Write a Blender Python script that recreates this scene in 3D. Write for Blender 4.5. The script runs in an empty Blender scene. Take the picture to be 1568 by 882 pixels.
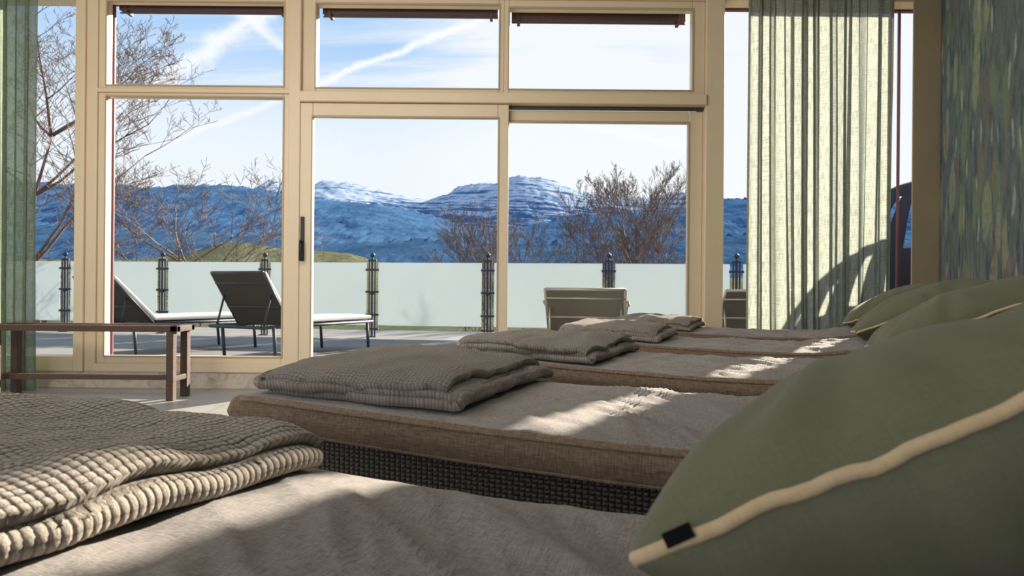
import bpy, math, random
from mathutils import Vector, Matrix, noise
random.seed(7)
S=bpy.context.scene
D=bpy.data
S.view_settings.view_transform='Standard'
S.view_settings.look='None'
S.view_settings.exposure=.12

# ------------------------------------------------------------------ helpers
def empty(name,loc=(0,0,0),yaw=0,rot=None):
    e=D.objects.new(name,None); S.collection.objects.link(e)
    e.location=loc
    e.rotation_euler=rot if rot else (0,0,yaw)
    e.empty_display_size=.1
    return e
def mesh_obj(name,verts,faces,mat=None,parent=None,smooth=False,uvs=None):
    m=D.meshes.new(name); m.from_pydata(verts,[],faces); m.update()
    o=D.objects.new(name,m); S.collection.objects.link(o)
    if mat: m.materials.append(mat)
    if smooth:
        for p in m.polygons: p.use_smooth=True
    if uvs:
        l=m.uv_layers.new(name='UVMap')
        for lp in m.loops: l.data[lp.index].uv=uvs[lp.vertex_index]
    if parent: o.parent=parent
    return o
def boxes(name,bl,mat,parent=None,bevel=0.004):
    """bl: list of (x0,x1,y0,y1,z0,z1)"""
    v=[];f=[]
    for b in bl:
        x0,x1,y0,y1,z0,z1=b; n=len(v)
        v+=[(x0,y0,z0),(x1,y0,z0),(x1,y1,z0),(x0,y1,z0),(x0,y0,z1),(x1,y0,z1),(x1,y1,z1),(x0,y1,z1)]
        f+=[tuple(n+i for i in q) for q in ((0,3,2,1),(4,5,6,7),(0,1,5,4),(1,2,6,5),(2,3,7,6),(3,0,4,7))]
    o=mesh_obj(name,v,f,mat,parent)
    if bevel:
        md=o.modifiers.new('bevel','BEVEL'); md.width=bevel; md.segments=2; md.limit_method='ANGLE'
    return o
def tubes(name,paths,mat,parent=None,sides=8,closed=False):
    V=[];F=[]
    for path in paths:
        n=len(path)
        base=len(V)
        for i,(p,r) in enumerate(path):
            p=Vector(p)
            if closed:
                a=Vector(path[(i-1)%n][0]);b=Vector(path[(i+1)%n][0])
            else:
                a=Vector(path[max(i-1,0)][0]);b=Vector(path[min(i+1,n-1)][0])
            d=(b-a)
            d=d.normalized() if d.length>1e-9 else Vector((0,0,1))
            ref=Vector((0,0,1)) if abs(d.z)<.9 else Vector((1,0,0))
            s=d.cross(ref).normalized(); t=s.cross(d).normalized()
            for k in range(sides):
                an=2*math.pi*k/sides
                V.append(tuple(p+s*(r*math.cos(an))+t*(r*math.sin(an))))
        rng=n if closed else n-1
        for i in range(rng):
            j=(i+1)%n
            for k in range(sides):
                k2=(k+1)%sides
                F.append((base+i*sides+k,base+i*sides+k2,base+j*sides+k2,base+j*sides+k))
        if not closed:
            F.append(tuple(base+k for k in reversed(range(sides))))
            F.append(tuple(base+(n-1)*sides+k for k in range(sides)))
    return mesh_obj(name,V,F,mat,parent,smooth=True)
def lerp_tab(tab,t):
    if t<=tab[0][0]: return tab[0][1]
    for (a,va),(b,vb) in zip(tab,tab[1:]):
        if t<=b:
            u=(t-a)/(b-a)
            return va+(vb-va)*u
    return tab[-1][1]
def smooth_tab(tab,t,w=.12):
    s=0
    for k in range(-4,5): s+=lerp_tab(tab,t+w*k/4)
    return s/9
N3=lambda x,y,z:noise.noise(Vector((x,y,z)))

# ------------------------------------------------------------------ materials
class NT:
    def __init__(s,tree): s.t=tree; s.n=tree.nodes; s.l=tree.links
    def new(s,typ,**kw):
        n=s.n.new(typ)
        for k,v in kw.items(): setattr(n,k,v)
        return n
    def link(s,a,b): s.l.new(a,b)
    def val(s,sock,v):
        if isinstance(v,bpy.types.NodeSocket): s.l.new(v,sock)
        else: sock.default_value=v
    def math(s,op,a,b=0.0,c=None,clamp=False):
        n=s.n.new('ShaderNodeMath'); n.operation=op; n.use_clamp=clamp
        s.val(n.inputs[0],a); s.val(n.inputs[1],b)
        if c is not None: s.val(n.inputs[2],c)
        return n.outputs[0]
    def mix(s,f,a,b,blend='MIX'):
        n=s.n.new('ShaderNodeMix'); n.data_type='RGBA'; n.blend_type=blend
        s.val(n.inputs[0],f)
        s.val(n.inputs[6],a if not isinstance(a,tuple) else (*a,1)[:4])
        s.val(n.inputs[7],b if not isinstance(b,tuple) else (*b,1)[:4])
        return n.outputs[2]
    def ramp(s,f,stops):
        n=s.n.new('ShaderNodeValToRGB')
        e=n.color_ramp.elements
        while len(e)<len(stops): e.new(.5)
        for i,(p,c) in enumerate(stops):
            e[i].position=p; e[i].color=(*c,1) if len(c)==3 else c
        s.val(n.inputs[0],f); return n.outputs[0]
    def smooth(s,v,a,b):
        n=s.n.new('ShaderNodeMapRange'); n.interpolation_type='SMOOTHSTEP'
        s.val(n.inputs[0],v); n.inputs[1].default_value=a; n.inputs[2].default_value=b
        return n.outputs[0]
    def noise(s,vec,scale,detail=4,rough=.5,dist=0):
        n=s.n.new('ShaderNodeTexNoise'); s.val(n.inputs['Vector'],vec)
        n.inputs['Scale'].default_value=scale; n.inputs['Detail'].default_value=detail
        n.inputs['Roughness'].default_value=rough; n.inputs['Distortion'].default_value=dist
        return n.outputs['Fac']
    def mapping(s,vec,scale=(1,1,1),rot=(0,0,0),loc=(0,0,0)):
        n=s.n.new('ShaderNodeMapping'); s.val(n.inputs[0],vec)
        n.inputs['Scale'].default_value=scale; n.inputs['Rotation'].default_value=rot; n.inputs['Location'].default_value=loc
        return n.outputs[0]
    def sep(s,vec):
        n=s.n.new('ShaderNodeSeparateXYZ'); s.val(n.inputs[0],vec); return n.outputs
    def comb(s,x,y,z):
        n=s.n.new('ShaderNodeCombineXYZ'); s.val(n.inputs[0],x); s.val(n.inputs[1],y); s.val(n.inputs[2],z); return n.outputs[0]
    def bump(s,h,strength=.5,dist=.01):
        n=s.n.new('ShaderNodeBump'); n.inputs['Strength'].default_value=strength; n.inputs['Distance'].default_value=dist
        s.val(n.inputs['Height'],h); return n.outputs[0]
def newmat(name):
    m=D.materials.new(name); m.use_nodes=True
    g=NT(m.node_tree); bs=m.node_tree.nodes['Principled BSDF']
    tc=m.node_tree.nodes.new('ShaderNodeTexCoord')
    return m,g,bs,tc
def simple(name,col,rough=.5,metal=0,var=.08,scale=20,bump=0,bscale=200,spec=.5):
    m,g,bs,tc=newmat(name)
    f=g.noise(tc.outputs['Object'],scale,5)
    c=g.mix(f,tuple(x*(1-var) for x in col),tuple(min(1,x*(1+var)) for x in col))
    g.link(c,bs.inputs['Base Color'])
    bs.inputs['Roughness'].default_value=rough; bs.inputs['Metallic'].default_value=metal
    bs.inputs['Specular IOR Level'].default_value=spec
    if bump:
        h=g.noise(tc.outputs['Object'],bscale,3)
        g.link(g.bump(h,bump,.002),bs.inputs['Normal'])
    return m
def fabric(name,c1,c2,scale=260,bump=.5,rough=.95,sheen=.2):
    m,g,bs,tc=newmat(name)
    o=tc.outputs['Object']
    a=g.noise(g.mapping(o,(1,.12,.12)),scale,2)
    b=g.noise(g.mapping(o,(.12,1,1)),scale,2)
    big=g.noise(o,6,3)
    f=g.math('MULTIPLY',g.math('ADD',a,b),.5)
    f2=g.smooth(f,.34,.66)
    c=g.mix(f2,c1,c2)
    c=g.mix(g.math('MULTIPLY',g.smooth(big,.3,.7),.18),c,tuple(x*.8 for x in c1))
    g.link(c,bs.inputs['Base Color'])
    bs.inputs['Roughness'].default_value=rough
    bs.inputs['Specular IOR Level'].default_value=.15
    bs.inputs['Sheen Weight'].default_value=sheen
    g.link(g.bump(f,bump,.002),bs.inputs['Normal'])
    return m
def wicker(name,c_hi,c_lo,p=.013,q=.009):
    m,g,bs,tc=newmat(name)
    geo=g.new('ShaderNodeNewGeometry')
    x,y,z=g.sep(tc.outputs['Object'])
    nx,ny,nz=g.sep(geo.outputs['Normal'])
    top=g.math('GREATER_THAN',g.math('ABSOLUTE',nz),.7)
    u=g.math('ADD',x,g.math('MULTIPLY',y,g.math('SUBTRACT',1,top)))
    v=g.math('ADD',g.math('MULTIPLY',z,g.math('SUBTRACT',1,top)),g.math('MULTIPLY',y,top))
    su=g.math('SINE',g.math('MULTIPLY',u,math.pi/p)); sv=g.math('SINE',g.math('MULTIPLY',v,math.pi/q))
    par=g.math('GREATER_THAN',g.math('MULTIPLY',su,sv),0)
    au=g.math('ABSOLUTE',su); av=g.math('ABSOLUTE',sv)
    h=g.math('ADD',g.math('MULTIPLY',g.math('MULTIPLY',au,g.math('POWER',av,.5)),par),
             g.math('MULTIPLY',g.math('MULTIPLY',g.math('POWER',au,.5),g.math('MULTIPLY',av,.55)),g.math('SUBTRACT',1,par)))
    c=g.mix(g.smooth(h,.1,.8),c_lo,c_hi)  # shade in the gaps between strands is put into the colour
    g.link(c,bs.inputs['Base Color']); bs.inputs['Roughness'].default_value=.42
    g.link(g.bump(h,.9,.004),bs.inputs['Normal'])
    return m

M_frame=simple('cream_painted_wood',(.70,.58,.41),.38,var=.04,scale=8,bump=.08)
M_frame2=simple('tan_painted_wood',(.42,.335,.22),.45,var=.05,scale=8,bump=.08)
M_red=simple('red_exterior_cladding',(.13,.04,.055),.5)
M_gasket=simple('dark_gasket',(.05,.045,.035),.6)
M_black=simple('black_metal',(.012,.012,.014),.5,.0)
M_label=simple('black_label_fabric',(.010,.010,.012),1,0,spec=0)
M_steel=simple('anthracite_steel',(.035,.045,.06),.5,.0,spec=.25)
M_alu=simple('champagne_aluminium',(.42,.40,.36),.4,.5)
M_mattress=fabric('taupe_linen',(.165,.145,.132),(.325,.288,.265),620,.7)
M_mside=fabric('brown_linen',(.13,.088,.06),(.26,.19,.132),420,.6)
M_wick=wicker('dark_wicker',(.085,.065,.045),(.006,.005,.004),.011,.008)
M_wick2=wicker('brown_wicker',(.20,.105,.065),(.02,.012,.01),.008,.006)
M_pillow=fabric('sage_cotton',(.146,.148,.092),(.164,.168,.105),700,.05,.8,.08)
M_pipe=fabric('cream_piping',(.56,.42,.25),(.64,.49,.31),500,.2,.8)
M_outcush=simple('white_outdoor_cushion',(.60,.59,.57),.9,var=.05)
M_sling=simple('grey_mesh_sling',(.045,.045,.045),.8,var=.15,scale=60,spec=.2)
M_sling2=simple('taupe_mesh_sling',(.15,.145,.125),.7,var=.12,scale=60)
M_caster=simple('slate_shadow_caster',(.035,.035,.05),.9,var=.1,scale=60,spec=.1)  # only for the added shadow-casting dome and its base
M_plaster=simple('white_plaster',(.62,.60,.56),.9,var=.03,scale=4)

def blanket_mat(name,p,depth,amp,k=1.0,wobble=2.2):
    m,g,bs,tc=newmat(name)
    u,v,_=g.sep(tc.outputs['UV'])
    wob=g.math('MULTIPLY',g.math('SUBTRACT',g.noise(tc.outputs['UV'],30,3),.5),p*wobble)
    wob2=g.math('MULTIPLY',g.math('SUBTRACT',g.noise(g.mapping(tc.outputs['UV'],loc=(3,5,0)),30,3),.5),p*wobble)
    uu=g.math('DIVIDE',g.math('ADD',u,wob),p)
    vv=g.math('DIVIDE',g.math('ADD',v,wob2),p)
    a=g.math('SINE',g.math('MULTIPLY',g.math('ADD',uu,vv),math.pi))
    b=g.math('SINE',g.math('MULTIPLY',g.math('SUBTRACT',uu,vv),math.pi))
    h=g.math('ADD',g.math('MULTIPLY',g.math('MULTIPLY',a,b),.5),.5)
    fz=g.noise(tc.outputs['UV'],700,4,.7)
    h2=g.math('ADD',g.math('MULTIPLY',h,amp),g.math('MULTIPLY',fz,.9))
    c=g.mix(g.smooth(h2,.35,.35+amp+.3),(.17*k,.142*k,.115*k),(.48*k,.415*k,.345*k))  # knit crevices painted darker, as shade in the colour
    g.link(c,bs.inputs['Base Color']); bs.inputs['Roughness'].default_value=1
    bs.inputs['Specular IOR Level'].default_value=.1
    bs.inputs['Sheen Weight'].default_value=.35
    g.link(g.bump(h2,1.0,depth),bs.inputs['Normal'])
    return m
KP=.0092
M_blanket1=blanket_mat('beige_waffle_knit',KP,.0032,.7,1.0,0)
M_blanket2=blanket_mat('beige_terry_knit',.0080,.0055,.6,.92)

def tile_mat(name,c1,c2,cj,w,h,rough,rot=0.0):
    m,g,bs,tc=newmat(name)
    br=g.new('ShaderNodeTexBrick')
    g.link(g.mapping(tc.outputs['Object'],rot=(0,0,rot)),br.inputs['Vector'])
    br.inputs['Scale'].default_value=1; br.inputs['Brick Width'].default_value=w; br.inputs['Row Height'].default_value=h
    br.inputs['Mortar Size'].default_value=.004; br.inputs['Mortar Smooth'].default_value=.3
    br.inputs['Color1'].default_value=(*c1,1); br.inputs['Color2'].default_value=(*c2,1); br.inputs['Mortar'].default_value=(*cj,1)
    n=g.noise(tc.outputs['Object'],5,8,.65)
    c=g.mix(g.math('MULTIPLY',g.smooth(n,.35,.7),.35),br.outputs['Color'],tuple(x*.6 for x in c1))
    g.link(c,bs.inputs['Base Color']); bs.inputs['Roughness'].default_value=rough
    g.link(g.bump(g.math('SUBTRACT',1,br.outputs['Fac']),.4,.003),bs.inputs['Normal'])
    return m
M_floor=tile_mat('stone_floor_tiles',(.40,.37,.33),(.33,.31,.28),(.18,.17,.15),.9,.45,.42)
M_terr=tile_mat('terrace_pavers',(.21,.205,.195),(.17,.17,.165),(.09,.09,.09),.6,.6,.85)
def marble():
    m,g,bs,tc=newmat('beige_marble')
    n=g.noise(tc.outputs['Object'],6,8,.7,1.5)
    g.link(g.ramp(n,[(.3,(.30,.25,.19)),(.5,(.58,.52,.43)),(.7,(.36,.32,.25))]),bs.inputs['Base Color'])
    bs.inputs['Roughness'].default_value=.3
    return m
M_marble=marble()
def glass_mat():
    m,g,bs,tc=newmat('window_glass'); n=m.node_tree.nodes; n.remove(bs)
    out=n['Material Output']
    t=g.new('ShaderNodeBsdfTransparent'); t.inputs[0].default_value=(.985,.99,.99,1)
    gl=g.new('ShaderNodeBsdfGlossy'); gl.inputs['Roughness'].default_value=.0
    mx=g.new('ShaderNodeMixShader'); mx.inputs[0].default_value=.001
    g.link(t.outputs[0],mx.inputs[1]); g.link(gl.outputs[0],mx.inputs[2]); g.link(mx.outputs[0],out.inputs[0])
    return m
M_glass=glass_mat()
def frosted():
    m,g,bs,tc=newmat('frosted_glass'); n=m.node_tree.nodes; n.remove(bs)
    out=n['Material Output']
    tr=g.new('ShaderNodeBsdfTranslucent'); df=g.new('ShaderNodeBsdfDiffuse'); tp=g.new('ShaderNodeBsdfTransparent')
    f=g.noise(tc.outputs['Object'],2,3)
    c=g.mix(f,(.50,.56,.58),(.55,.60,.61))
    g.link(c,tr.inputs[0]); g.link(c,df.inputs[0]); tp.inputs[0].default_value=(.9,.95,.97,1)
    a=g.new('ShaderNodeMixShader'); a.inputs[0].default_value=.5
    g.link(tr.outputs[0],a.inputs[1]); g.link(df.outputs[0],a.inputs[2])
    b=g.new('ShaderNodeMixShader'); b.inputs[0].default_value=.06
    g.link(a.outputs[0],b.inputs[1]); g.link(tp.outputs[0],b.inputs[2]); g.link(b.outputs[0],out.inputs[0])
    return m
M_frost=frosted()
def curtain_mat(name,c1,c2,transp=.22):
    m,g,bs,tc=newmat(name); n=m.node_tree.nodes; n.remove(bs)
    out=n['Material Output']
    o=tc.outputs['UV']
    f=g.noise(g.mapping(o,(1,.03,1)),420,2); f2=g.noise(g.mapping(o,(.03,1,1)),420,2)
    w=g.smooth(g.math('MULTIPLY',g.math('ADD',f,f2),.5),.38,.62)
    c=g.mix(w,c1,c2)
    tr=g.new('ShaderNodeBsdfTranslucent'); df=g.new('ShaderNodeBsdfDiffuse'); tp=g.new('ShaderNodeBsdfTransparent')
    g.link(c,tr.inputs[0]); g.link(c,df.inputs[0])
    a=g.new('ShaderNodeMixShader'); a.inputs[0].default_value=.45
    g.link(tr.outputs[0],a.inputs[1]); g.link(df.outputs[0],a.inputs[2])
    b=g.new('ShaderNodeMixShader')
    g.link(g.math('MULTIPLY',g.math('SUBTRACT',1.25,w),transp),b.inputs[0])
    g.link(a.outputs[0],b.inputs[1]); g.link(tp.outputs[0],b.inputs[2]); g.link(b.outputs[0],out.inputs[0])
    return m
M_curt=curtain_mat('sage_sheer_linen',(.21,.24,.19),(.44,.46,.40),.055)
M_curt2=curtain_mat('green_sheer_linen',(.16,.21,.15),(.34,.40,.30),.14)

def mural_mat():
    m,g,bs,tc=newmat('leaf_mural_paint')
    o=tc.outputs['UV']
    warp=g.noise(o,3,3)
    x,y,z=g.sep(o)
    xw=g.math('ADD',x,g.math('MULTIPLY',g.math('SUBTRACT',warp,.5),.2))
    n1=g.noise(g.comb(g.math('MULTIPLY',xw,6),g.math('MULTIPLY',y,2.6),0),2,8,.78)
    base=g.ramp(n1,[(.30,(.06,.085,.08)),(.45,(.13,.165,.16)),(.58,(.19,.22,.235)),(.75,(.12,.165,.13))])
    def leaves(sx,sy,off,th,col,prev,amt=.85,sl=0.0):
        vo=g.new('ShaderNodeTexVoronoi')
        xs=g.math('ADD',g.math('MULTIPLY',g.math('ADD',xw,g.math('MULTIPLY',y,sl)),sx),off)
        g.link(g.comb(xs,g.math('ADD',g.math('MULTIPLY',y,sy),off*1.7),off),vo.inputs['Vector'])
        vo.inputs['Scale'].default_value=1
        cr,cg,cb=g.sep(vo.outputs['Color'])
        msk=g.math('MULTIPLY',g.math('SUBTRACT',1,g.smooth(vo.outputs['Distance'],th*.75,th)),g.math('GREATER_THAN',cr,.35))
        brush=g.smooth(g.noise(g.comb(g.math('MULTIPLY',x,24),g.math('MULTIPLY',y,12),off),1.5,5,.7),.30,.55)
        return g.mix(g.math('MULTIPLY',g.math('MULTIPLY',msk,brush),amt),prev,col)
    c=leaves(4.0,2.4,0,.44,(.20,.28,.17),base,.85,.08)
    c=leaves(3.6,2.0,5.3,.40,(.34,.38,.24),c,.8,-.06)
    c=leaves(9,1.9,9.1,.30,(.32,.15,.11),c,.6,.05)
    c=leaves(9,3.4,3.7,.28,(.46,.49,.46),c,.65,-.04)
    c=leaves(10,2.8,17.7,.34,(.06,.10,.15),c,.75,.1)
    low=g.math('MULTIPLY',g.math('SUBTRACT',1,g.smooth(y,.6,1.6)),g.smooth(g.noise(g.comb(g.math('MULTIPLY',x,14),g.math('MULTIPLY',y,2),4),1.5,4),.5,.62))
    c=g.mix(g.math('MULTIPLY',low,.5),c,(.38,.27,.17))
    g.link(c,bs.inputs['Base Color']); bs.inputs['Roughness'].default_value=.95; bs.inputs['Specular IOR Level'].default_value=.05
    g.link(g.bump(n1,.3,.01),bs.inputs['Normal'])
    return m
M_mural=mural_mat()

# ------------------------------------------------------------------ room shell
boxes('floor',[(-7,4.2,-3.2,5.45,-.12,0)],M_floor,bevel=0)
boxes('ceiling',[(-7,4.2,-3.2,5.45,3.02,3.15)],M_plaster,bevel=0)
wd=Vector((-.383,-.924,0)); c0=Vector((3.10,5.27,0)); L=8.6; nrm=Vector((.924,-.383,0))
pts=[c0,c0+wd*L,c0+wd*L+nrm*.12,c0+nrm*.12]
V=[(p.x,p.y,0) for p in pts]+[(p.x,p.y,3.02) for p in pts]
uv=[(0,0),(L,0),(L,0),(0,0),(0,3.02),(L,3.02),(L,3.02),(0,3.02)]
mesh_obj('wall_right',V,[(0,1,5,4),(1,2,6,5),(2,3,7,6),(3,0,4,7),(4,5,6,7),(3,2,1,0)],M_mural,uvs=uv)
boxes('wall_window_side',[(-7,3.45,5.2,5.42,2.90,3.02),(-7,-5.0,5.2,5.42,0,2.9),(3.24,3.45,5.28,5.42,0,2.9)],M_plaster,bevel=0)
boxes('baseboard_window',[(-5.0,3.1,5.21,5.42,0,.122)],M_marble,bevel=.003)

# window frames -------------------------------------------------
y0,y1=5.19,5.33
fr=empty('window_1')
B=[]
def fb(x0,x1,z0,z1,a=y0,b=y1): B.append((x0,x1,a,b,z0,z1))
fb(-3.17,-3.10,.12,2.92); fb(-3.10,-3.02,.12,2.92,5.21)
fb(-1.62,-1.535,.12,2.92,5.17)
fb(1.384,1.518,.12,2.92,5.17)
fb(-5.0,-4.92,.12,2.92)
fb(-4.92,-3.17,.12,.23); fb(-4.92,-3.17,2.81,2.92)
fb(-3.02,-1.62,.12,.18); fb(-3.02,-1.62,2.86,2.92)
fb(-1.535,1.384,2.84,2.92); fb(1.518,3.24,.12,.20); fb(1.518,3.24,2.84,2.92)
fb(-1.535,1.384,2.075,2.15,5.14)
fb(-3.02,-1.62,2.145,2.175,5.20)
boxes('frame_posts',B,M_frame,fr,.006)
B=[]
def sash(x0,x1,z0,z1,wl,wr,wb,wt,a,b):
    B.extend([(x0,x0+wl,a,b,z0,z1),(x1-wr,x1,a,b,z0,z1),(x0+wl,x1-wr,a,b,z0,z0+wb),(x0+wl,x1-wr,a,b,z1-wt,z1)])
sash(-3.02,-1.62,.17,2.15,.06,.055,.063,.032,5.225,5.30)
sash(-3.02,-1.62,2.17,2.86,.06,.055,.034,.05,5.225,5.30)
sash(-1.535,-.072,2.15,2.84,.10,.038,.044,.04,5.21,5.30)
sash(-.072,1.384,2.15,2.84,.038,.09,.044,.06,5.21,5.30)
boxes('window_sashes',B,M_frame,fr,.006)
def beads(x0,x1,z0,z1,y,w=.010):
    return [(x0-w,x0+.002,y-.006,y+.02,z0-w,z1+w),(x1-.002,x1+w,y-.006,y+.02,z0-w,z1+w),(x0,x1,y-.006,y+.02,z0-w,z0+.002),(x0,x1,y-.006,y+.02,z1-.002,z1+w)]
panes=[(-2.96,-1.675,.233,2.118,5.225),(-2.96,-1.675,2.204,2.81,5.225),(-1.435,-.11,2.194,2.80,5.21),(-.034,1.294,2.194,2.78,5.21)]
bb=[]
for p in panes: bb+=beads(*p)
boxes('glazing_beads',bb,M_frame2,fr,.002)
def pane(name,x0,x1,z0,z1,y,par):
    return mesh_obj(name,[(x0,y,z0),(x1,y,z0),(x1,y,z1),(x0,y,z1)],[(0,1,2,3)],M_glass,par)
for i,p in enumerate(panes): pane('glass_%d'%(i+1),p[0]-.01,p[1]+.01,p[2]-.01,p[3]+.01,5.265,fr)
pane('glass_5',-4.92,-3.17,.22,2.82,5.265,fr)
pane('glass_6',1.518,3.24,.19,2.85,5.265,fr)
boxes('exterior_cladding',[(-3.02,-2.965,5.335,5.355,.1,2.9),(-1.66,-1.52,5.335,5.345,.1,2.9),(1.36,1.51,5.335,5.345,.1,2.9),(2.855,2.872,5.335,5.355,.1,2.9),
     (-5,3.2,5.335,5.38,2.83,2.95),(-3.15,-3.10,5.335,5.36,.1,2.9)],M_red,fr,.003)
bc=[]
for a,b,z in ((-2.95,-1.69,2.800),(-1.43,-.12,2.785),(-.02,1.28,2.752)):
    bc+=[(a,b,5.36,5.44,z,z+.075),(a+.0,b,5.37,5.385,z-.022,z-.012)]
    for t in (.04,.96): 
        xx=a+(b-a)*t; bc.append((xx-.012,xx+.012,5.35,5.45,z-.02,z+.09))
boxes('awning_cassettes',bc,simple('brown_blind',(.08,.04,.04),.5),fr,.004)
boxes('trim_1',[(2.825,3.02,5.082,5.095,0,3.0)],M_frame2,bevel=.004)

# sliding doors --------------------------------------------------
def door(name,x0,x1,z0,z1,wl,wr,wb,wt,a,b,handle=None):
    e=empty(name)
    bl=[(x0,x0+wl,a,b,z0,z1),(x1-wr,x1,a,b,z0,z1),(x0+wl,x1-wr,a,b,z0,z0+wb),(x0+wl,x1-wr,a,b,z1-wt,z1)]
    boxes('leaf_frame',bl,M_frame,e,.006)
    boxes('bead',beads(x0+wl,x1-wr,z0+wb,z1-wt,a),M_frame2,e,.002)
    pane('glass',x0+wl-.01,x1-wr+.01,z0+wb-.01,z1-wt+.01,(a+b)/2,e)
    if handle:
        hx=handle
        boxes('handle_plate',[(hx-.014,hx+.014,a-.012,a,.93,1.25)],M_black,e,.004)
        tubes('handle_lever',[[((hx,a,1.07),.010),((hx,a-.05,1.07),.010),((hx,a-.055,1.05),.011),((hx,a-.055,.93),.011)]],M_black,e)
    return e
door('door_1',-1.535,-.033,.125,2.072,.09,.077,.107,.10,5.175,5.235,-1.512)
door('door_2',-.10,1.384,.125,2.05,.067,.104,.107,.085,5.25,5.31)
boxes('trim_2',[(-1.535,1.384,5.16,5.33,.118,.135),(-.033,1.384,5.225,5.25,2.05,2.074)],M_gasket,bevel=.002)

# ------------------------------------------------------------------ curtains
def curtain(name,x0,x1,y,z0,z1,nf,seed,mat,amp=.045):
    e=empty(name)
    nx=int(nf*28); nz=40; V=[];F=[];U=[]
    for j in range(nz+1):
        tz=j/nz; z=z0+(z1-z0)*tz
        for i in range(nx+1):
            t=i/nx
            ph=t*nf*2*math.pi+4.2*N3(t*4.5,seed,tz*.35)
            a=amp*(.7+1.0*N3(t*6,seed+4,tz*.6))*(1-.3*tz)
            xx=x0+(x1-x0)*t+.020*math.sin(2*ph)*math.sin(math.pi*t)**.3+.02*(1-tz)*N3(t*3,seed+9,tz)*math.sin(math.pi*t)
            yy=y+a*math.sin(ph)+.35*a*math.sin(2.7*ph+seed)+.010*N3(t*22,tz*1.2,seed)
            V.append((xx,yy,z)); U.append((t*(x1-x0)*2.2,z))
    w=nx+1
    for j in range(nz):
        for i in range(nx): F.append((j*w+i,j*w+i+1,(j+1)*w+i+1,(j+1)*w+i))
    mesh_obj('fabric',V,F,mat,e,True,U)
    tubes('rail',[[((x0-.15,y,z1+.015),.010),((x1+.1,y,z1+.015),.010)]],M_alu,e)
    hk=[]
    for k in range(int(nf)+1):
        xx=x0+(x1-x0)*k/int(nf)
        hk.append([((xx,y,z1+.02),.003),((xx,y,z1-.05),.003)])
    tubes('hooks',hk,M_alu,e,6)
    return e
curtain('curtain',1.62,2.62,4.97,.01,2.95,10,3.0,M_curt,.05)
curtain('curtain',-4.25,-3.30,4.97,.01,2.95,9,8.0,M_curt2,.045)

# ------------------------------------------------------------------ lounges
PR=[(-.3,.535),(0,.535),(.5,.512),(.85,.503),(1.1,.508),(1.45,.56),(1.7,.61),(1.95,.64)]
LW=.62; LL=1.83
def P(t): return smooth_tab(PR,t)
def make_mattress_mesh(seed):
    th=.062; r=.014
    loop=[]
    ny=50
    for k in range(ny+1):
        y=r+(LW-2*r)*k/ny; loop.append((y,0,'t'))
    for k in range(1,5): 
        a=math.pi/2*(1-k/4); loop.append((LW-r+r*math.cos(a),-r+r*math.sin(a),'e'))
    for k in range(1,6): loop.append((LW+.004*math.sin(math.pi*k/6),-r-(th-2*r)*k/6,'s'))
    for k in range(0,5):
        a=-math.pi/2*k/4; loop.append((LW-r+r*math.cos(a),-th+r+r*math.sin(a),'e'))
    for k in range(1,8): loop.append((LW-r-(LW-2*r)*k/8,-th,'b'))
    for k in range(0,5):
        a=-math.pi/2-math.pi/2*k/4; loop.append((r+r*math.cos(a),-th+r+r*math.sin(a),'e'))
    for k in range(1,6): loop.append((-.004*math.sin(math.pi*k/6),-th+r+(th-2*r)*k/6,'s'))
    for k in range(0,4):
        a=math.pi-math.pi/2*k/4; loop.append((r+r*math.cos(a),-r+r*math.sin(a),'e'))
    n=len(loop); V=[];F=[]; tags=[]
    nx=240
    for i in range(nx+1):
        t=LL*i/nx
        e=min(t,LL-t); sc=1.0
        er=.02
        if e<er: sc=math.sqrt(max(0,1-((er-e)/er)**2))*.5+.5
        for (y,z,tg) in loop:
            zz=-th/2+(z+th/2)*sc
            yy=LW/2+(y-LW/2)*(1-.008*(1-sc)*2)
            w=0
            if tg=='t':
                ed=min(1,min(y,LW-y)/.07)*min(1,e/.06)
                w=.008*ed
                q=max(0,min(1,(t-.40)/.3))
                wr=N3(t*7+y*9,y*2.0-t*1.6,seed)
                wr2=1-abs(N3(t*12+y*14,y*2.2-t*1.8,seed+5))*4.5
                wr3=1-abs(N3(t*19+y*12,y*3-t*1.2,seed+15))*4.5
                w+=(.009*q+.003)*(wr)*ed+(.009*q)*max(0,wr2)*ed+(.005*q)*max(0,wr3)*ed
            else:
                w=.0015*N3(t*14,y*3,seed+2)
            V.append((t,yy,P(t)+zz+w)); 
    for i in range(nx):
        for k in range(n):
            k2=(k+1)%n
            F.append((i*n+k,(i+1)*n+k,(i+1)*n+k2,i*n+k2))
            tags.append(0 if loop[k][2]=='t' else 1)
    F.append(tuple(range(n))); tags.append(1)
    F.append(tuple(nx*n+k for k in reversed(range(n)))); tags.append(1)
    m=D.meshes.new('mattress'); m.from_pydata(V,[],F); m.materials.append(M_mattress); m.materials.append(M_mside)
    for p,tg in zip(m.polygons,tags): p.material_index=tg; p.use_smooth=True
    return m
def base_mesh():
    V=[];F=[]; nx=60; y0,y1=.025,LW-.025
    for i in range(nx+1):
        t=.03+(LL-.06)*i/nx
        top=P(t)-.064
        dep=.17+.03*math.sin(math.pi*t/LL)
        for (y,z) in ((y0,top-dep),(y1,top-dep),(y1,top),(y0,top)): V.append((t,y,z))
    for i in range(nx):
        for k in range(4):
            k2=(k+1)%4; F.append((i*4+k,(i+1)*4+k,(i+1)*4+k2,i*4+k2))
    F.append((0,1,2,3)); F.append((nx*4+3,nx*4+2,nx*4+1,nx*4))
    m=D.meshes.new('wicker_base'); m.from_pydata(V,[],F); m.materials.append(M_wick); return m
bm_=base_mesh()
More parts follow.
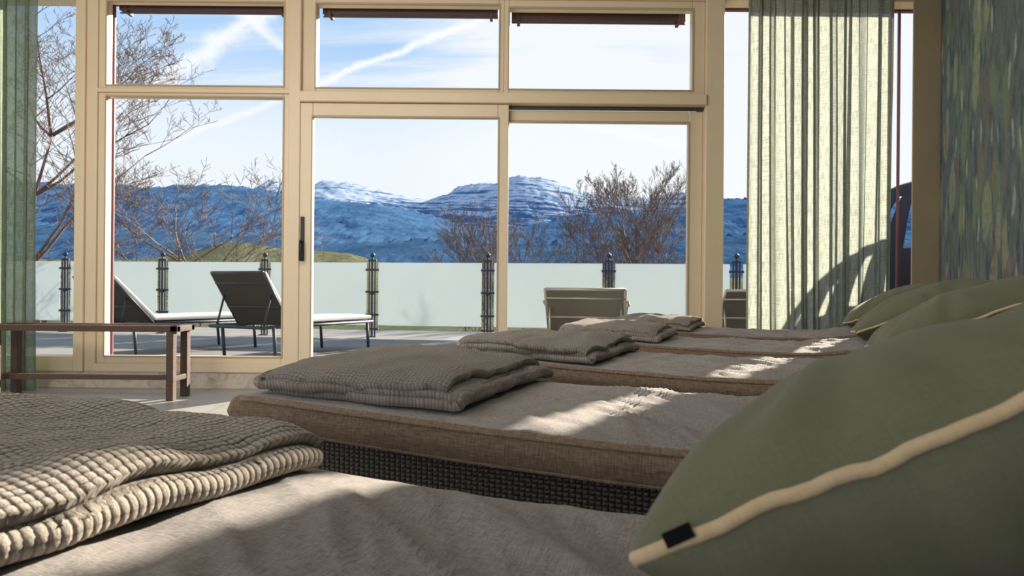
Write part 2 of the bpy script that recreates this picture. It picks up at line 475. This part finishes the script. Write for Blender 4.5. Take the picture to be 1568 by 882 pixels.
def welt(m_par):
    ps=[]
    for y in (.004,LW-.004):
        for off in (-.006,-.058):
            ps.append([((t*LL/60,y+(-.002 if y<.1 else .002),P(t*LL/60)+off),.0030) for t in range(1,60)])
    return tubes('welt_piping',ps,M_mside,m_par,6)
foot0=Vector((-.925,.55,0)); step=Vector((.365,.87,0)); yaw=-math.radians(22.5)
def blanket_mesh(seed,Lb=.40,Wb=.56,layers=3,pitch=.0195,ds=.005,dv_=.006,knit=0,kp=KP):
    path=[]; r=pitch/2
    for l in range(layers):
        z=r+l*pitch
        off=.016*N3(l*2.3+.4,seed,2.2)
        a,b=(off,Lb+off) if l%2==0 else (Lb+off,off)
        nseg=int(Lb/ds)
        for i in range(nseg+1):
            path.append((a+(b-a)*i/nseg,z,l,0,1 if l==layers-1 else 0))
        if l<layers-1:
            sg=1 if l%2==0 else -1
            nk=int(math.pi*r*1.4/ds)+4
            for k in range(1,nk+1):
                an=-math.pi/2+math.pi*k/(nk+1)
                path.append((b+sg*r*1.7*math.cos(an),z+r+r*math.sin(an),l+.5,sg*math.cos(an),math.sin(an)))
    nv=int(Wb/dv_); V=[];F=[];U=[]
    acc=0; prev=None; sl=[]
    for p in path:
        if prev: acc+=math.hypot(p[0]-prev[0],p[1]-prev[1])
        sl.append(acc); prev=p
    top=layers*pitch
    for i,(x,z,l,nx_,nz_) in enumerate(path):
        for j in range(nv+1):
            v=Wb*j/nv
            e=min(v,Wb-v)
            frac=z/top
            zz=z+frac*(.016*N3(x*6,v*6,seed)+.010*N3(x*13,v*11,seed+3)+.003*N3(x*40,v*40,seed+3)+.006*math.sin(math.pi*v/Wb))
            ex=min(x-0,Lb-x)
            soft=max(0,1-e/.055)**2*.020+max(0,1-max(ex,0)/.055)**2*.014
            zz-=frac*soft
            xx=x+.016*N3(v*5,l*.8,seed+7)+.008*N3(v*15,l*.9,seed)
            vv=v+(.020*N3(x*6,l*1.1,seed+11)+.008*N3(x*20,l*1.2,seed+13))*(1 if v<.03 or v>Wb-.03 else .8)
            if knit:
                k_=math.sin(math.pi*(sl[i]+v)/kp)*math.sin(math.pi*(sl[i]-v)/kp)*knit
                xx+=nx_*k_; zz+=nz_*k_
                if e<.004: vv+=(k_ if v>Wb/2 else -k_)
            V.append((xx,vv,zz)); U.append((sl[i],v))
    w=nv+1
    for i in range(len(path)-1):
        for j in range(nv): F.append((i*w+j,(i+1)*w+j,(i+1)*w+j+1,i*w+j+1))
    return V,F,U
def blanket(loc,yw,tilt,seed,mat,Lb=.40,Wb=.56,knit=0):
    if knit: V,F,U=blanket_mesh(seed,Lb,Wb,pitch=.0175,ds=.0021,dv_=.0021,knit=knit)
    else: V,F,U=blanket_mesh(seed,Lb,Wb)
    o=mesh_obj('folded_blanket',V,F,mat,None,True,U)
    o.location=loc; o.rotation_euler=(0,tilt,yw)
    md=o.modifiers.new('thick','SOLIDIFY'); md.thickness=.0178; md.offset=0
    return o
def pillow(loc,axes,seed,h=.235,T=.095,label=False,skew=0.0):
    u=Vector(axes[0]).normalized(); v=Vector(axes[1]); v=(v-u*v.dot(u)).normalized(); n=u.cross(v)
    e=empty('throw_pillow'); e.matrix_world=Matrix(((u.x,v.x,n.x,loc[0]),(u.y,v.y,n.y,loc[1]),(u.z,v.z,n.z,loc[2]),(0,0,0,1)))
    N=60
    def outline(a,b):
        ca=1-.07*(1-b*b); cb=1-.07*(1-a*a)
        return h*a*ca,h*b*cb
    def seam(x,y): return .012*N3(x*7,y*7,seed)
    V=[];F=[]
    ts=[math.sin(math.pi/2*(2*i/N-1)) for i in range(N+1)]
    idx={}
    for sgn in (1,-1):
        for i,a in enumerate(ts):
            for j,b in enumerate(ts):
                edge=(i in(0,N)) or (j in (0,N))
                if sgn==-1 and edge: idx[(sgn,i,j)]=idx[(1,i,j)]; continue
                x,y=outline(a,b)
                f=max(0,(1-a*a))**.5*max(0,(1-b*b))**.5
                t=T*(f**.85)
                if sgn==1: t*=1-skew*(.5+.5*a)
                wr=0
                if f>0:
                    ang=math.atan2(b,a); rr=max(abs(a),abs(b))
                    wr=.016*N3(ang*6,rr*1.0,seed+sgn)*rr*f**.3+.006*N3(x*12,y*12,seed+sgn*3)*f**.5
                V.append((x,y,seam(x,y)+sgn*(t+wr)))
                idx[(sgn,i,j)]=len(V)-1
    for sgn in (1,-1):
        for i in range(N):
            for j in range(N):
                q=[idx[(sgn,i,j)],idx[(sgn,i+1,j)],idx[(sgn,i+1,j+1)],idx[(sgn,i,j+1)]]
                F.append(tuple(q) if sgn==1 else tuple(reversed(q)))
    mesh_obj('cover',V,F,M_pillow,e,True)
    per=[]
    K=40
    for k in range(K): per.append((-1+2*k/K,-1))
    for k in range(K): per.append((1,-1+2*k/K))
    for k in range(K): per.append((1-2*k/K,1))
    for k in range(K): per.append((-1,1-2*k/K))
    pp=[]
    for a,b in per:
        x,y=outline(a,b)
        k=1-.02*max(0,(abs(a*b)-.8)/.2)
        x*=k*1.006;y*=k*1.006
        pp.append(((x,y,seam(x,y)+.0035*N3(x*36,y*36,seed)),.0042))
    tubes('piping',[pp],M_pipe,e,10,closed=True)
    if label:
        x,y=outline(-.86,-1)
        boxes('care_label',[(x-.008,x+.008,y-.0060,y-.0048,seam(x,y)-.001,seam(x,y)+.007)],M_label,e,0)
    return e
lounge_m=[make_mattress_mesh(1.3),make_mattress_mesh(7.7)]
du=Vector((.924,-.383,0)); dv=Vector((.383,.924,0))
for i in range(5):
    o=foot0+step*i
    e=empty('chaise_lounge',o,yaw)
    mo=D.objects.new('mattress',lounge_m[i%2]); S.collection.objects.link(mo); mo.parent=e
    bo=D.objects.new('wicker_base',bm_); S.collection.objects.link(bo); bo.parent=e
    welt(e)
    boxes('legs',[(a,a+.05,b,b+.05,0,.34) for a in (.10,1.62) for b in (.05,LW-.10)],M_wick,e,.005)
    j=[(.02,.0),(.06,.02),(.03,-.02),(.05,.02),(.04,0)][i]
    Lb=[.46,.40,.42,.40,.40][i]
    bp=o+du*j[0]+dv*(.035)
    blanket((bp.x,bp.y,P(.15)+.013),yaw+[0,.05,-.03,.04,0][i],math.radians(1.6),i*5.7+1,M_blanket1 if i==0 else M_blanket2,Lb,.55,.0012 if i==0 else 0)
    if i>0:
        uu=du*.90+Vector((0,0,.36)); vv=dv*1.0+Vector((0,0,-.05))
        c=o+du*1.46+dv*.31; 
        pillow((c.x,c.y,.672),(uu,vv),i*3.3,.26,.085)
A=Vector((.070,.38,.600)); uu=Vector((.88,-.10,.455)).normalized(); vv=Vector((.34,.90,-.29)); vv=(vv-uu*vv.dot(uu)).normalized()
c=A+uu*.205+vv*.205
pillow(tuple(c),(uu,vv),2.0,.208,.098,True,.45)

# ------------------------------------------------------------------ wicker bench table
t=empty('wicker_bench')
x0,x1,a,b=-3.40,-2.16,4.64,4.90
bl=[(x0,x1,a,a+.05,.445,.486),(x0,x1,b-.05,b,.445,.486),(x0,x0+.05,a,b,.445,.486),(x1-.05,x1,a,b,.445,.486),(x0+.04,x1-.04,a+.04,b-.04,.45,.478)]
boxes('top',bl,M_wick2,t,.006)
bl=[]
for X in (x0+.02,x1-.075):
    for Y in (a+.005,b-.055): bl.append((X,X+.05,Y,Y+.05,0,.45))
boxes('legs',bl,M_wick2,t,.006)
boxes('stretchers',[(x0+.04,x1-.04,(a+b)/2-.02,(a+b)/2+.02,.12,.155),(x0+.025,x0+.065,a+.03,b-.03,.12,.155),(x1-.07,x1-.03,a+.03,b-.03,.12,.155)],M_wick2,t,.005)

# ------------------------------------------------------------------ terrace
def by(x): return 9.85-.125*x
V=[(-12,5.42,-.15),(9,5.42,-.15),(9,by(9)+1.6,-.15),(-12,by(-12)+1.6,-.15)]
V+= [(x,y,.045) for x,y,z in V]
mesh_obj('terrace_floor',V,[(4,5,6,7),(0,1,5,4),(1,2,6,5),(2,3,7,6),(3,0,4,7),(3,2,1,0)],M_terr)
ang=math.atan(-.125)
px=[-11.4,-9.8,-8.2,-6.64,-5.1,-3.54,-1.963,-.333,1.303,2.96,4.6,6.25,7.9]
rl=empty('glass_balustrade')
gp=[]
for xa,xb in zip(px,px[1:]):
    A_=Vector((xa+.085,by(xa+.085),0)); B_=Vector((xb-.085,by(xb-.085),0)); nn=Vector((.125,1,0)).normalized()*.006
    gp.append((A_,B_,nn))
V=[];F=[]
for A_,B_,nn in gp:
    k=len(V)
    for p in (A_-nn,B_-nn,B_+nn,A_+nn): V.append((p.x,p.y,.21))
    for p in (A_-nn,B_-nn,B_+nn,A_+nn): V.append((p.x,p.y,1.09))
    F+=[tuple(k+i for i in q) for q in ((0,1,5,4),(1,2,6,5),(2,3,7,6),(3,0,4,7),(4,5,6,7),(3,2,1,0))]
mesh_obj('frosted_panels',V,F,M_frost,rl)
def uvball(c,r,seg=10):
    V=[];F=[]
    for i in range(seg+1):
        th=math.pi*i/seg
        for j in range(seg*2):
            ph=math.pi*j/seg
            V.append((c[0]+r*math.sin(th)*math.cos(ph),c[1]+r*math.sin(th)*math.sin(ph),c[2]+r*math.cos(th)))
    w=seg*2
    for i in range(seg):
        for j in range(w): F.append((i*w+j,(i+1)*w+j,(i+1)*w+(j+1)%w,i*w+(j+1)%w))
    return V,F
for x in px:
    pe=empty('post',(x,by(x),.045),ang); pe.parent=rl
    bl=[(-.052,-.032,-.010,.010,0,1.08),(.032,.052,-.010,.010,0,1.08),(-.015,.015,-.015,.015,0,1.10)]
    for z in (.10,.30,.62,.93): bl.append((-.095,.095,-.014,.014,z,z+.028))
    bl.append((-.07,.07,-.05,.05,0,.012)); bl.append((-.060,.060,-.016,.016,1.06,1.085))
    boxes('bars',bl,M_steel,pe,.003)
    V,F=uvball((0,0,1.15),.034); mesh_obj('finial_ball',V,F,M_steel,pe,True)
    tubes('finial_neck',[[((0,0,1.08),.022),((0,0,1.10),.012),((0,0,1.13),.012),((0,0,1.18),.012),((0,0,1.20),.003)]],M_steel,pe)
    V,F=uvball((0,-.01,.62),.030); mesh_obj('rosette',V,F,M_steel,pe,True)

def sunlounger(loc,yw,mat_s,cushion=True,back=62,bl=.66):
    """local +x: toward feet, back rest at origin rising toward -x"""
    e=empty('sun_lounger',loc,yw)
    w=.33; ba=math.radians(back)
    hx=-bl*math.cos(ba); hz=.33+bl*math.sin(ba)
    fr=[]
    for s in (-1,1):
        fr.append([((-.35,s*w,.32),.016),((1.30,s*w,.32),.016)])
        fr.append([((0,s*w,.33),.014),((hx,s*w,hz),.014)])
        for X in (-.2,1.2): fr.append([((X,s*w,.32),.016),((X+.03,s*w,0),.016)])
        fr.append([((-.30,s*(w-.03),.30),.010),((hx*.6,s*(w-.03),.33+(hz-.33)*.6),.010)])
        if not cushion:
            fr.append([((hx*.72,s*(w+.02),.33+(hz-.33)*.72),.012),((.10,s*(w+.04),.56),.016),((.38,s*(w+.03),.55),.016),((.42,s*w,.33),.012)])
    fr.append([((hx,-w,hz),.014),((hx,w,hz),.014)]); fr.append([((1.30,-w,.32),.016),((1.30,w,.32),.016)])
    fr.append([((-.35,-w,.32),.016),((-.35,w,.32),.016)]); fr.append([((hx*.8-.015,-w,.33+(hz-.33)*.8),.011),((hx*.8-.015,w,.33+(hz-.33)*.8),.011)])
    fr.append([((hx*.35-.015,-w,.33+(hz-.33)*.35),.011),((hx*.35-.015,w,.33+(hz-.33)*.35),.011)])
    tubes('tube_frame',fr,M_alu if not cushion else M_steel,e)
    q=w-.012
    V=[(0,-q,.335),(0,q,.335),(hx,q,hz),(hx,-q,hz),(1.28,-q,.33),(1.28,q,.33)]
    o=mesh_obj('sling',V,[(0,1,2,3),(0,4,5,1)],mat_s,e); md=o.modifiers.new('s','SOLIDIFY'); md.thickness=.012
    if cushion:
        V=[];F=[]
        nb=Vector((math.sin(ba),0,math.cos(ba))); up=Vector((0,0,1))
        prof=[(Vector((1.30,0,.345)),up),(Vector((.9,0,.345)),up),(Vector((.5,0,.345)),up),(Vector((.03,0,.345)),(up+nb).normalized()),
              (Vector((hx*.5+.012,0,.345+(hz-.33)*.5)),nb),(Vector((hx*.98+.012,0,.33+(hz-.33)*.98)),nb)]
        for p,n_ in prof:
            for yy,h in ((-q,0),(-q,.045),(0,.052),(q,.045),(q,0)): V.append(tuple(p+n_*h+Vector((0,yy,0))))
        for i in range(5):
            for k in range(5):
                F.append((i*5+k,(i+1)*5+k,(i+1)*5+(k+1)%5,i*5+(k+1)%5))
        F.append((0,1,2,3,4)); F.append((29,28,27,26,25))
        o=mesh_obj('cushion',V,F,M_outcush,e); md=o.modifiers.new('b','BEVEL'); md.width=.015; md.segments=3
    return e
sunlounger((-3.86,7.35,.045),math.radians(58),M_sling,True,46,.62)
sunlounger((-2.42,7.0,.045),math.radians(64),M_sling,True,56,.60)
sunlounger((.66,6.35,.045),math.radians(82),M_sling2,False,42,.55)
sunlounger((2.15,6.5,.045),math.radians(90),M_sling2,False,42,.55)

# added to cast an arc shadow on the right curtain: round base with canopy
db=empty('shadow_caster',(3.66,6.38,.045))
V=[];F=[]; nu,nv=40,16
for j in range(nv+1):
    ph=math.pi/2*j/nv
    for i in range(nu+1):
        an=math.radians(-110)+math.radians(220)*i/nu-math.pi/2-math.radians(36)
        V.append((.90*math.cos(an)*math.cos(ph),.90*math.sin(an)*math.cos(ph),.25+1.45*math.sin(ph)))
for j in range(nv):
    for i in range(nu):
        if 5<j<11 and i%3==1: continue
        F.append((j*(nu+1)+i,j*(nu+1)+i+1,(j+1)*(nu+1)+i+1,(j+1)*(nu+1)+i))
o=mesh_obj('shadow_dome',V,F,M_caster,db,True); md=o.modifiers.new('s','SOLIDIFY'); md.thickness=.015
tubes('base',[[((0,0,0),.84),((0,0,.26),.88)]],M_caster,db,40)
tubes('caster_cushion',[[((0,0,.26),.80),((0,0,.29),.84),((0,0,.36),.84),((0,0,.39),.80)]],M_outcush,db,40)

# ------------------------------------------------------------------ landscape
def ridge(name,prof,Y,zb,front,mat,jag,nscale,nx=360,ny=46,seed=0,curve=1.0,gully=.12,jk=14,sm=8):
    V=[];F=[]
    p0,p1=prof[0][0],prof[-1][0]
    for i in range(nx+1):
        q=p0+(p1-p0)*i/nx
        base=.75+(441-smooth_tab(prof,q,sm))/1100*Y
        soft=.75+(441-smooth_tab(prof,q,sm*9))/1100*Y
        x=(q-784)/1100*Y
        jg=jag*N3(x/nscale*6,seed,0)+jag*.6*N3(x/nscale*17,seed,1)+jag*.6*N3(x/nscale*45,seed,1)
        for j in range(ny+1):
            t=(j/ny)**1.5
            k=math.exp(-t*jk*.5)
            top=base*k+soft*(1-k)+jg*math.exp(-t*jk)
            y=Y-front*(t**.9)
            g=N3(x/nscale*1.3,y/nscale*1.3,seed+3)*.5+.5*N3(x/nscale*3.5,y/nscale*3.5,seed+5)+.4*N3(x/nscale*9,y/nscale*9,seed+6)+.3*N3(x/nscale*24,y/nscale*24,seed+6)
            z=zb+(top-zb)*((1-t)**curve)+g*gully*(top-zb)*math.sin(math.pi*min(1,t*1.1))*.8
            V.append((x,y,z))
    w=ny+1
    for i in range(nx):
        for j in range(ny): F.append((i*w+j,i*w+j+1,(i+1)*w+j+1,(i+1)*w+j))
    return mesh_obj(name,V,F,mat,None,True)
def snow_mat():
    m,g,bs,tc=newmat('hazed_snowy_rock')
    geo=g.new('ShaderNodeNewGeometry'); P_=geo.outputs['Position']
    x,y,z=g.sep(P_)
    n1=g.noise(P_,.022,9,.82)
    band=g.noise(g.comb(g.math('MULTIPLY',x,.0035),0,g.math('ADD',g.math('MULTIPLY',z,.085),g.math('MULTIPLY',x,.006))),1,5,.7)
    f=g.math('ADD',g.math('MULTIPLY',n1,.45),g.math('MULTIPLY',band,.55))
    hz=g.smooth(z,250,420)
    f=g.math('ADD',f,g.math('MULTIPLY',g.math('SUBTRACT',hz,.5),.06))
    c=g.mix(g.smooth(f,.46,.53),(.06,.13,.25),(.46,.545,.66))  # blue distance haze mixed into rock and snow colours
    g.link(c,bs.inputs['Base Color']); bs.inputs['Roughness'].default_value=1; bs.inputs['Specular IOR Level'].default_value=0
    return m
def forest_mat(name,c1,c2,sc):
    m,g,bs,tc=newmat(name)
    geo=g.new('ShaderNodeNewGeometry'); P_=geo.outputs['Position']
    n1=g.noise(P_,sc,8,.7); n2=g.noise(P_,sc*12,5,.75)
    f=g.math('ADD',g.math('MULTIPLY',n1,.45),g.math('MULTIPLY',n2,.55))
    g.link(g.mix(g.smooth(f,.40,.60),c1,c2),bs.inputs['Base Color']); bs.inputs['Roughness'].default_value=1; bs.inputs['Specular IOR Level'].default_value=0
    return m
snow_p=[(-900,330),(-400,300),(0,300),(200,300),(330,296),(398,293),(408,279),(425,281),(445,290),(480,291),(492,277),(540,283),(600,298),(650,308),(685,298),(700,286),(730,281),(760,280),(780,271),(800,269),(840,274),(870,284),(900,295),(940,299),(1000,302),(1045,291),(1090,298),(1140,303),(1250,290),(1400,300),(1700,290),(2400,310)]
ridge('snowy_mountain_range',snow_p,3200,60,1100,snow_mat(),9,300,nx=1000,ny=70,seed=1,curve=1.0,gully=.05,sm=4)
for_p=[(-900,300),(-300,290),(0,282),(120,290),(170,286),(230,294),(280,288),(340,287),(400,292),(450,300),(490,309),(560,313),(620,320),(660,332),(720,348),(760,352),(810,346),(860,332),(900,326),(950,328),(1000,323),(1050,314),(1100,302),(1140,300),(1300,296),(1600,300),(2400,290)]
ridge('forested_mountain_slope',for_p,2000,-60,1100,forest_mat('haze_blue_forest',(.035,.085,.18),(.095,.195,.33),.012),9,130,nx=1400,ny=60,seed=4,curve=.9,gully=.03,jk=60)  # forest colours carry painted distance haze
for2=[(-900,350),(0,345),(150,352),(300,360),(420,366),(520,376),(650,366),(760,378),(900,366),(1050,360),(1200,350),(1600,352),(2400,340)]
ridge('forested_foothill',for2,900,-60,500,forest_mat('haze_blue_forest_near',(.028,.068,.135),(.07,.145,.245),.02),6,60,nx=1200,seed=9,curve=.9,gully=.03,jk=40)  # distance haze painted into the foothill colours too
mead=[(-900,400),(0,404),(200,403),(290,394),(340,376),(370,375),(400,379),(440,386),(500,387),(540,391),(575,402),(700,420),(1000,425),(1500,415),(2400,410)]
ridge('meadow_hill',mead,220,-22,150,forest_mat('winter_meadow',(.095,.11,.06),(.20,.195,.11),.05),.25,40,nx=300,seed=12,curve=1.0,gully=.05)
mesh_obj('valley_ground',[(-4000,12.9,-6),(4000,12.9,-6),(4000,4000,-40),(-4000,4000,-40)],[(0,1,2,3)],forest_mat('valley_grass',(.06,.08,.05),(.12,.12,.07),.05))

# bare trees
M_bark=simple('brown_bark',(.17,.115,.09),.9,var=.3,scale=8)
def tree(name,base,height,spread,seed,lean=(0,0),trunk_r=.12,levels=4,trunk_frac=.35,up=.35,n0=9,tw=.0045,c0f=.5,nn=(6,5,4)):
    rnd=random.Random(seed); paths=[]
    def grow(p,d,L,r,lv):
        n=6 if lv<2 else 4
        path=[(tuple(p),r)]; pts=[]
        q=Vector(p); dd=Vector(d)
        for k in range(n):
            dd=(dd+Vector((rnd.gauss(0,.12),rnd.gauss(0,.12),rnd.gauss(0,.06)+up*.25))).normalized()
            q=q+dd*(L/n)
            rr=r*(1-.8*(k+1)/n)
            path.append((tuple(q),max(rr,tw))); pts.append((Vector(q),Vector(dd),rr))
        paths.append(path)
        if lv>=levels: return
        nc=n0 if lv==0 else (nn[lv-1] if lv-1<len(nn) else 3)
        for c in range(nc):
            f0=trunk_frac if lv==0 else .2
            fr=f0+(1-f0)*(c+.7*rnd.random())/nc
            k=min(n-1,int(fr*n)); pt,dr,rr=pts[k]
            a=rnd.uniform(0,2*math.pi)
            side=Vector((math.cos(a),math.sin(a)*.7,rnd.uniform(-.1,.3)))
            nd=(dr*.75+side*spread*(1 if lv==0 else .7)).normalized()
            LL_=L*(c0f if lv==0 else .52)*rnd.uniform(.8,1.15)*(1.15-.5*fr)
            grow(pt,nd,LL_,max(rr*.6,r*.26),lv+1)
    grow(Vector(base),Vector((lean[0],lean[1],1)).normalized(),height,trunk_r,0)
    return tubes(name,paths,M_bark,None,3)
tree('bare_tree',(-8.9,14.6,-5),9.3,1.35,11,(.02,0),.15,5,.42,n0=16,c0f=.42,up=.2,nn=(6,5,4))
tree('bare_tree',(-8.1,16.0,-5.3),6.8,1.3,23,(.02,0),.10,4,.45,n0=15,c0f=.5,up=.14,nn=(7,5,4))
tree('bare_tree',(1.9,19,-5.2),7.2,.8,31,(-.01,0),.09,5,.52,n0=15,c0f=.38,up=.35)
tree('bare_tree',(.75,19.5,-5.2),6.3,.8,37,(-.01,0),.07,4,.5,n0=15,c0f=.42,up=.35,nn=(7,6,4))
tree('bare_tree',(3.0,18.6,-5.2),6.6,.75,41,(-.01,0),.07,4,.5,n0=15,c0f=.38,up=.35,nn=(6,5,4))
tree('bare_tree',(4.3,20,-5.3),7.1,.65,47,(.0,0),.08,4,.5,n0=14,c0f=.32,up=.4,nn=(6,5,4))
tree('bare_tree',(-1.4,21,-5.4),6.5,.8,59,(.0,0),.08,4,.5,n0=13,c0f=.40,up=.3,nn=(7,5,4))

# ------------------------------------------------------------------ light
sd=D.lights.new('sun','SUN'); sd.energy=15; sd.angle=math.radians(.5); sd.color=(1,.89,.74)
so=D.objects.new('sun',sd); S.collection.objects.link(so)
az=math.radians(35); el=math.radians(20.5)
tow=Vector((math.sin(az)*math.cos(el),math.cos(az)*math.cos(el),math.sin(el)))
so.rotation_euler=tow.to_track_quat('Z','Y').to_euler(); so.location=(6,14,8)
ad=D.lights.new('back_fill','AREA'); ad.shape='RECTANGLE'; ad.size=5; ad.size_y=2.4; ad.energy=65; ad.color=(1,.97,.93)  # added fill light behind the camera, not a real window
ao=D.objects.new('back_fill',ad); S.collection.objects.link(ao); ao.location=(-3.6,-3.1,1.6); ao.rotation_euler=(math.radians(90),0,0)
for X,Y,en,tilt in ((-2.2,2.6,6,0),(-.3,.2,4,0),(-3.2,-.6,6,0),(-2.6,1.2,30,66),(-.9,1.7,24,66)):  # added unseen fill lamps to brighten the interior and window frames
    ce=empty('ceiling_fill',(X,Y,3.0))
    tubes('fill_ring',[[((0,0,-.03),.26),((0,0,.015),.28)]],M_alu,ce,32)
    ld=D.lights.new('fill_lamp','AREA'); ld.shape='DISK'; ld.size=.5 if not tilt else .9; ld.energy=en; ld.color=(1,.92,.82)
    lo=D.objects.new('fill_lamp',ld); S.collection.objects.link(lo); lo.parent=ce; lo.location=(0,0,-.05 if not tilt else -.46)
    lo.rotation_euler=(math.radians(tilt),0,0)

w=D.worlds.new('winter_sky'); S.world=w; w.use_nodes=True
g=NT(w.node_tree); bg=w.node_tree.nodes['Background']
tc=g.new('ShaderNodeTexCoord'); dvec=tc.outputs['Generated']
x,y,z=g.sep(dvec)
vm=g.new('ShaderNodeVectorMath'); vm.operation='DOT_PRODUCT'; g.link(dvec,vm.inputs[0]); vm.inputs[1].default_value=tuple(tow)
sunny=g.smooth(vm.outputs['Value'],.70,.98)
blue=g.ramp(g.math('MAXIMUM',z,0),[(0,(.78,.88,.98)),(.14,(.66,.81,.98)),(.36,(.33,.57,.91)),(1,(.13,.34,.74))])
zz=g.math('ADD',z,.25)
cx=g.math('DIVIDE',x,zz); cy=g.math('DIVIDE',y,zz)
cv=g.mapping(g.comb(cx,cy,0),(.55,1.5,1),(0,0,.5))
n1=g.noise(cv,1.3,9,.62,.6)
cl=g.smooth(n1,.40,.67)
hz=g.math('SUBTRACT',1,g.smooth(z,.17,.33))
cl=g.math('MAXIMUM',cl,g.math('MULTIPLY',hz,.76))
cl=g.math('ADD',cl,g.math('MULTIPLY',sunny,.9),clamp=True)
col=g.mix(g.math('MULTIPLY',cl,.9),blue,(.93,.95,.97))
def dirpx(a,b): return Vector(((a-784)/1100,1,(441-b)/1100)).normalized()
def contrail(p,q,wd,amt,col):
    a=dirpx(*p); b=dirpx(*q); n=a.cross(b).normalized(); mid=(a+b).normalized(); half=mid.dot(a)
    v=g.new('ShaderNodeVectorMath'); v.operation='DOT_PRODUCT'; g.link(dvec,v.inputs[0]); v.inputs[1].default_value=tuple(n)
    v2=g.new('ShaderNodeVectorMath'); v2.operation='DOT_PRODUCT'; g.link(dvec,v2.inputs[0]); v2.inputs[1].default_value=tuple(mid)
    nz=g.math('MULTIPLY',g.math('SUBTRACT',g.noise(dvec,25,5,.7),.5),wd*2.2)
    d=g.math('ABSOLUTE',g.math('ADD',v.outputs['Value'],nz))
    k=g.math('MULTIPLY',g.math('SUBTRACT',1,g.smooth(d,0,wd)),g.smooth(v2.outputs['Value'],half-.006,half+.004))
    return g.mix(g.math('MULTIPLY',k,amt),col,(.97,.98,1.0))
col=contrail((480,130),(760,20),.008,.9,col)
col=contrail((200,160),(450,-10),.022,.85,col)
col=contrail((330,-10),(450,95),.012,.8,col)
col=contrail((280,215),(440,150),.007,.7,col)
col=contrail((790,165),(1060,225),.010,.5,col)
gr=g.math('LESS_THAN',z,0)
col=g.mix(gr,col,(.25,.26,.25))
g.link(col,bg.inputs['Color']); bg.inputs['Strength'].default_value=.97

# ------------------------------------------------------------------ camera
cd=D.cameras.new('camera'); cam=D.objects.new('camera',cd); S.collection.objects.link(cam)
cd.sensor_width=36; cd.lens=25.26; cd.clip_start=.02; cd.clip_end=20000
cd.dof.use_dof=True; cd.dof.focus_distance=1.7; cd.dof.aperture_fstop=11
cam.location=(0,0,.75); cam.rotation_euler=(math.radians(90),-math.radians(.5),0)
S.camera=cam
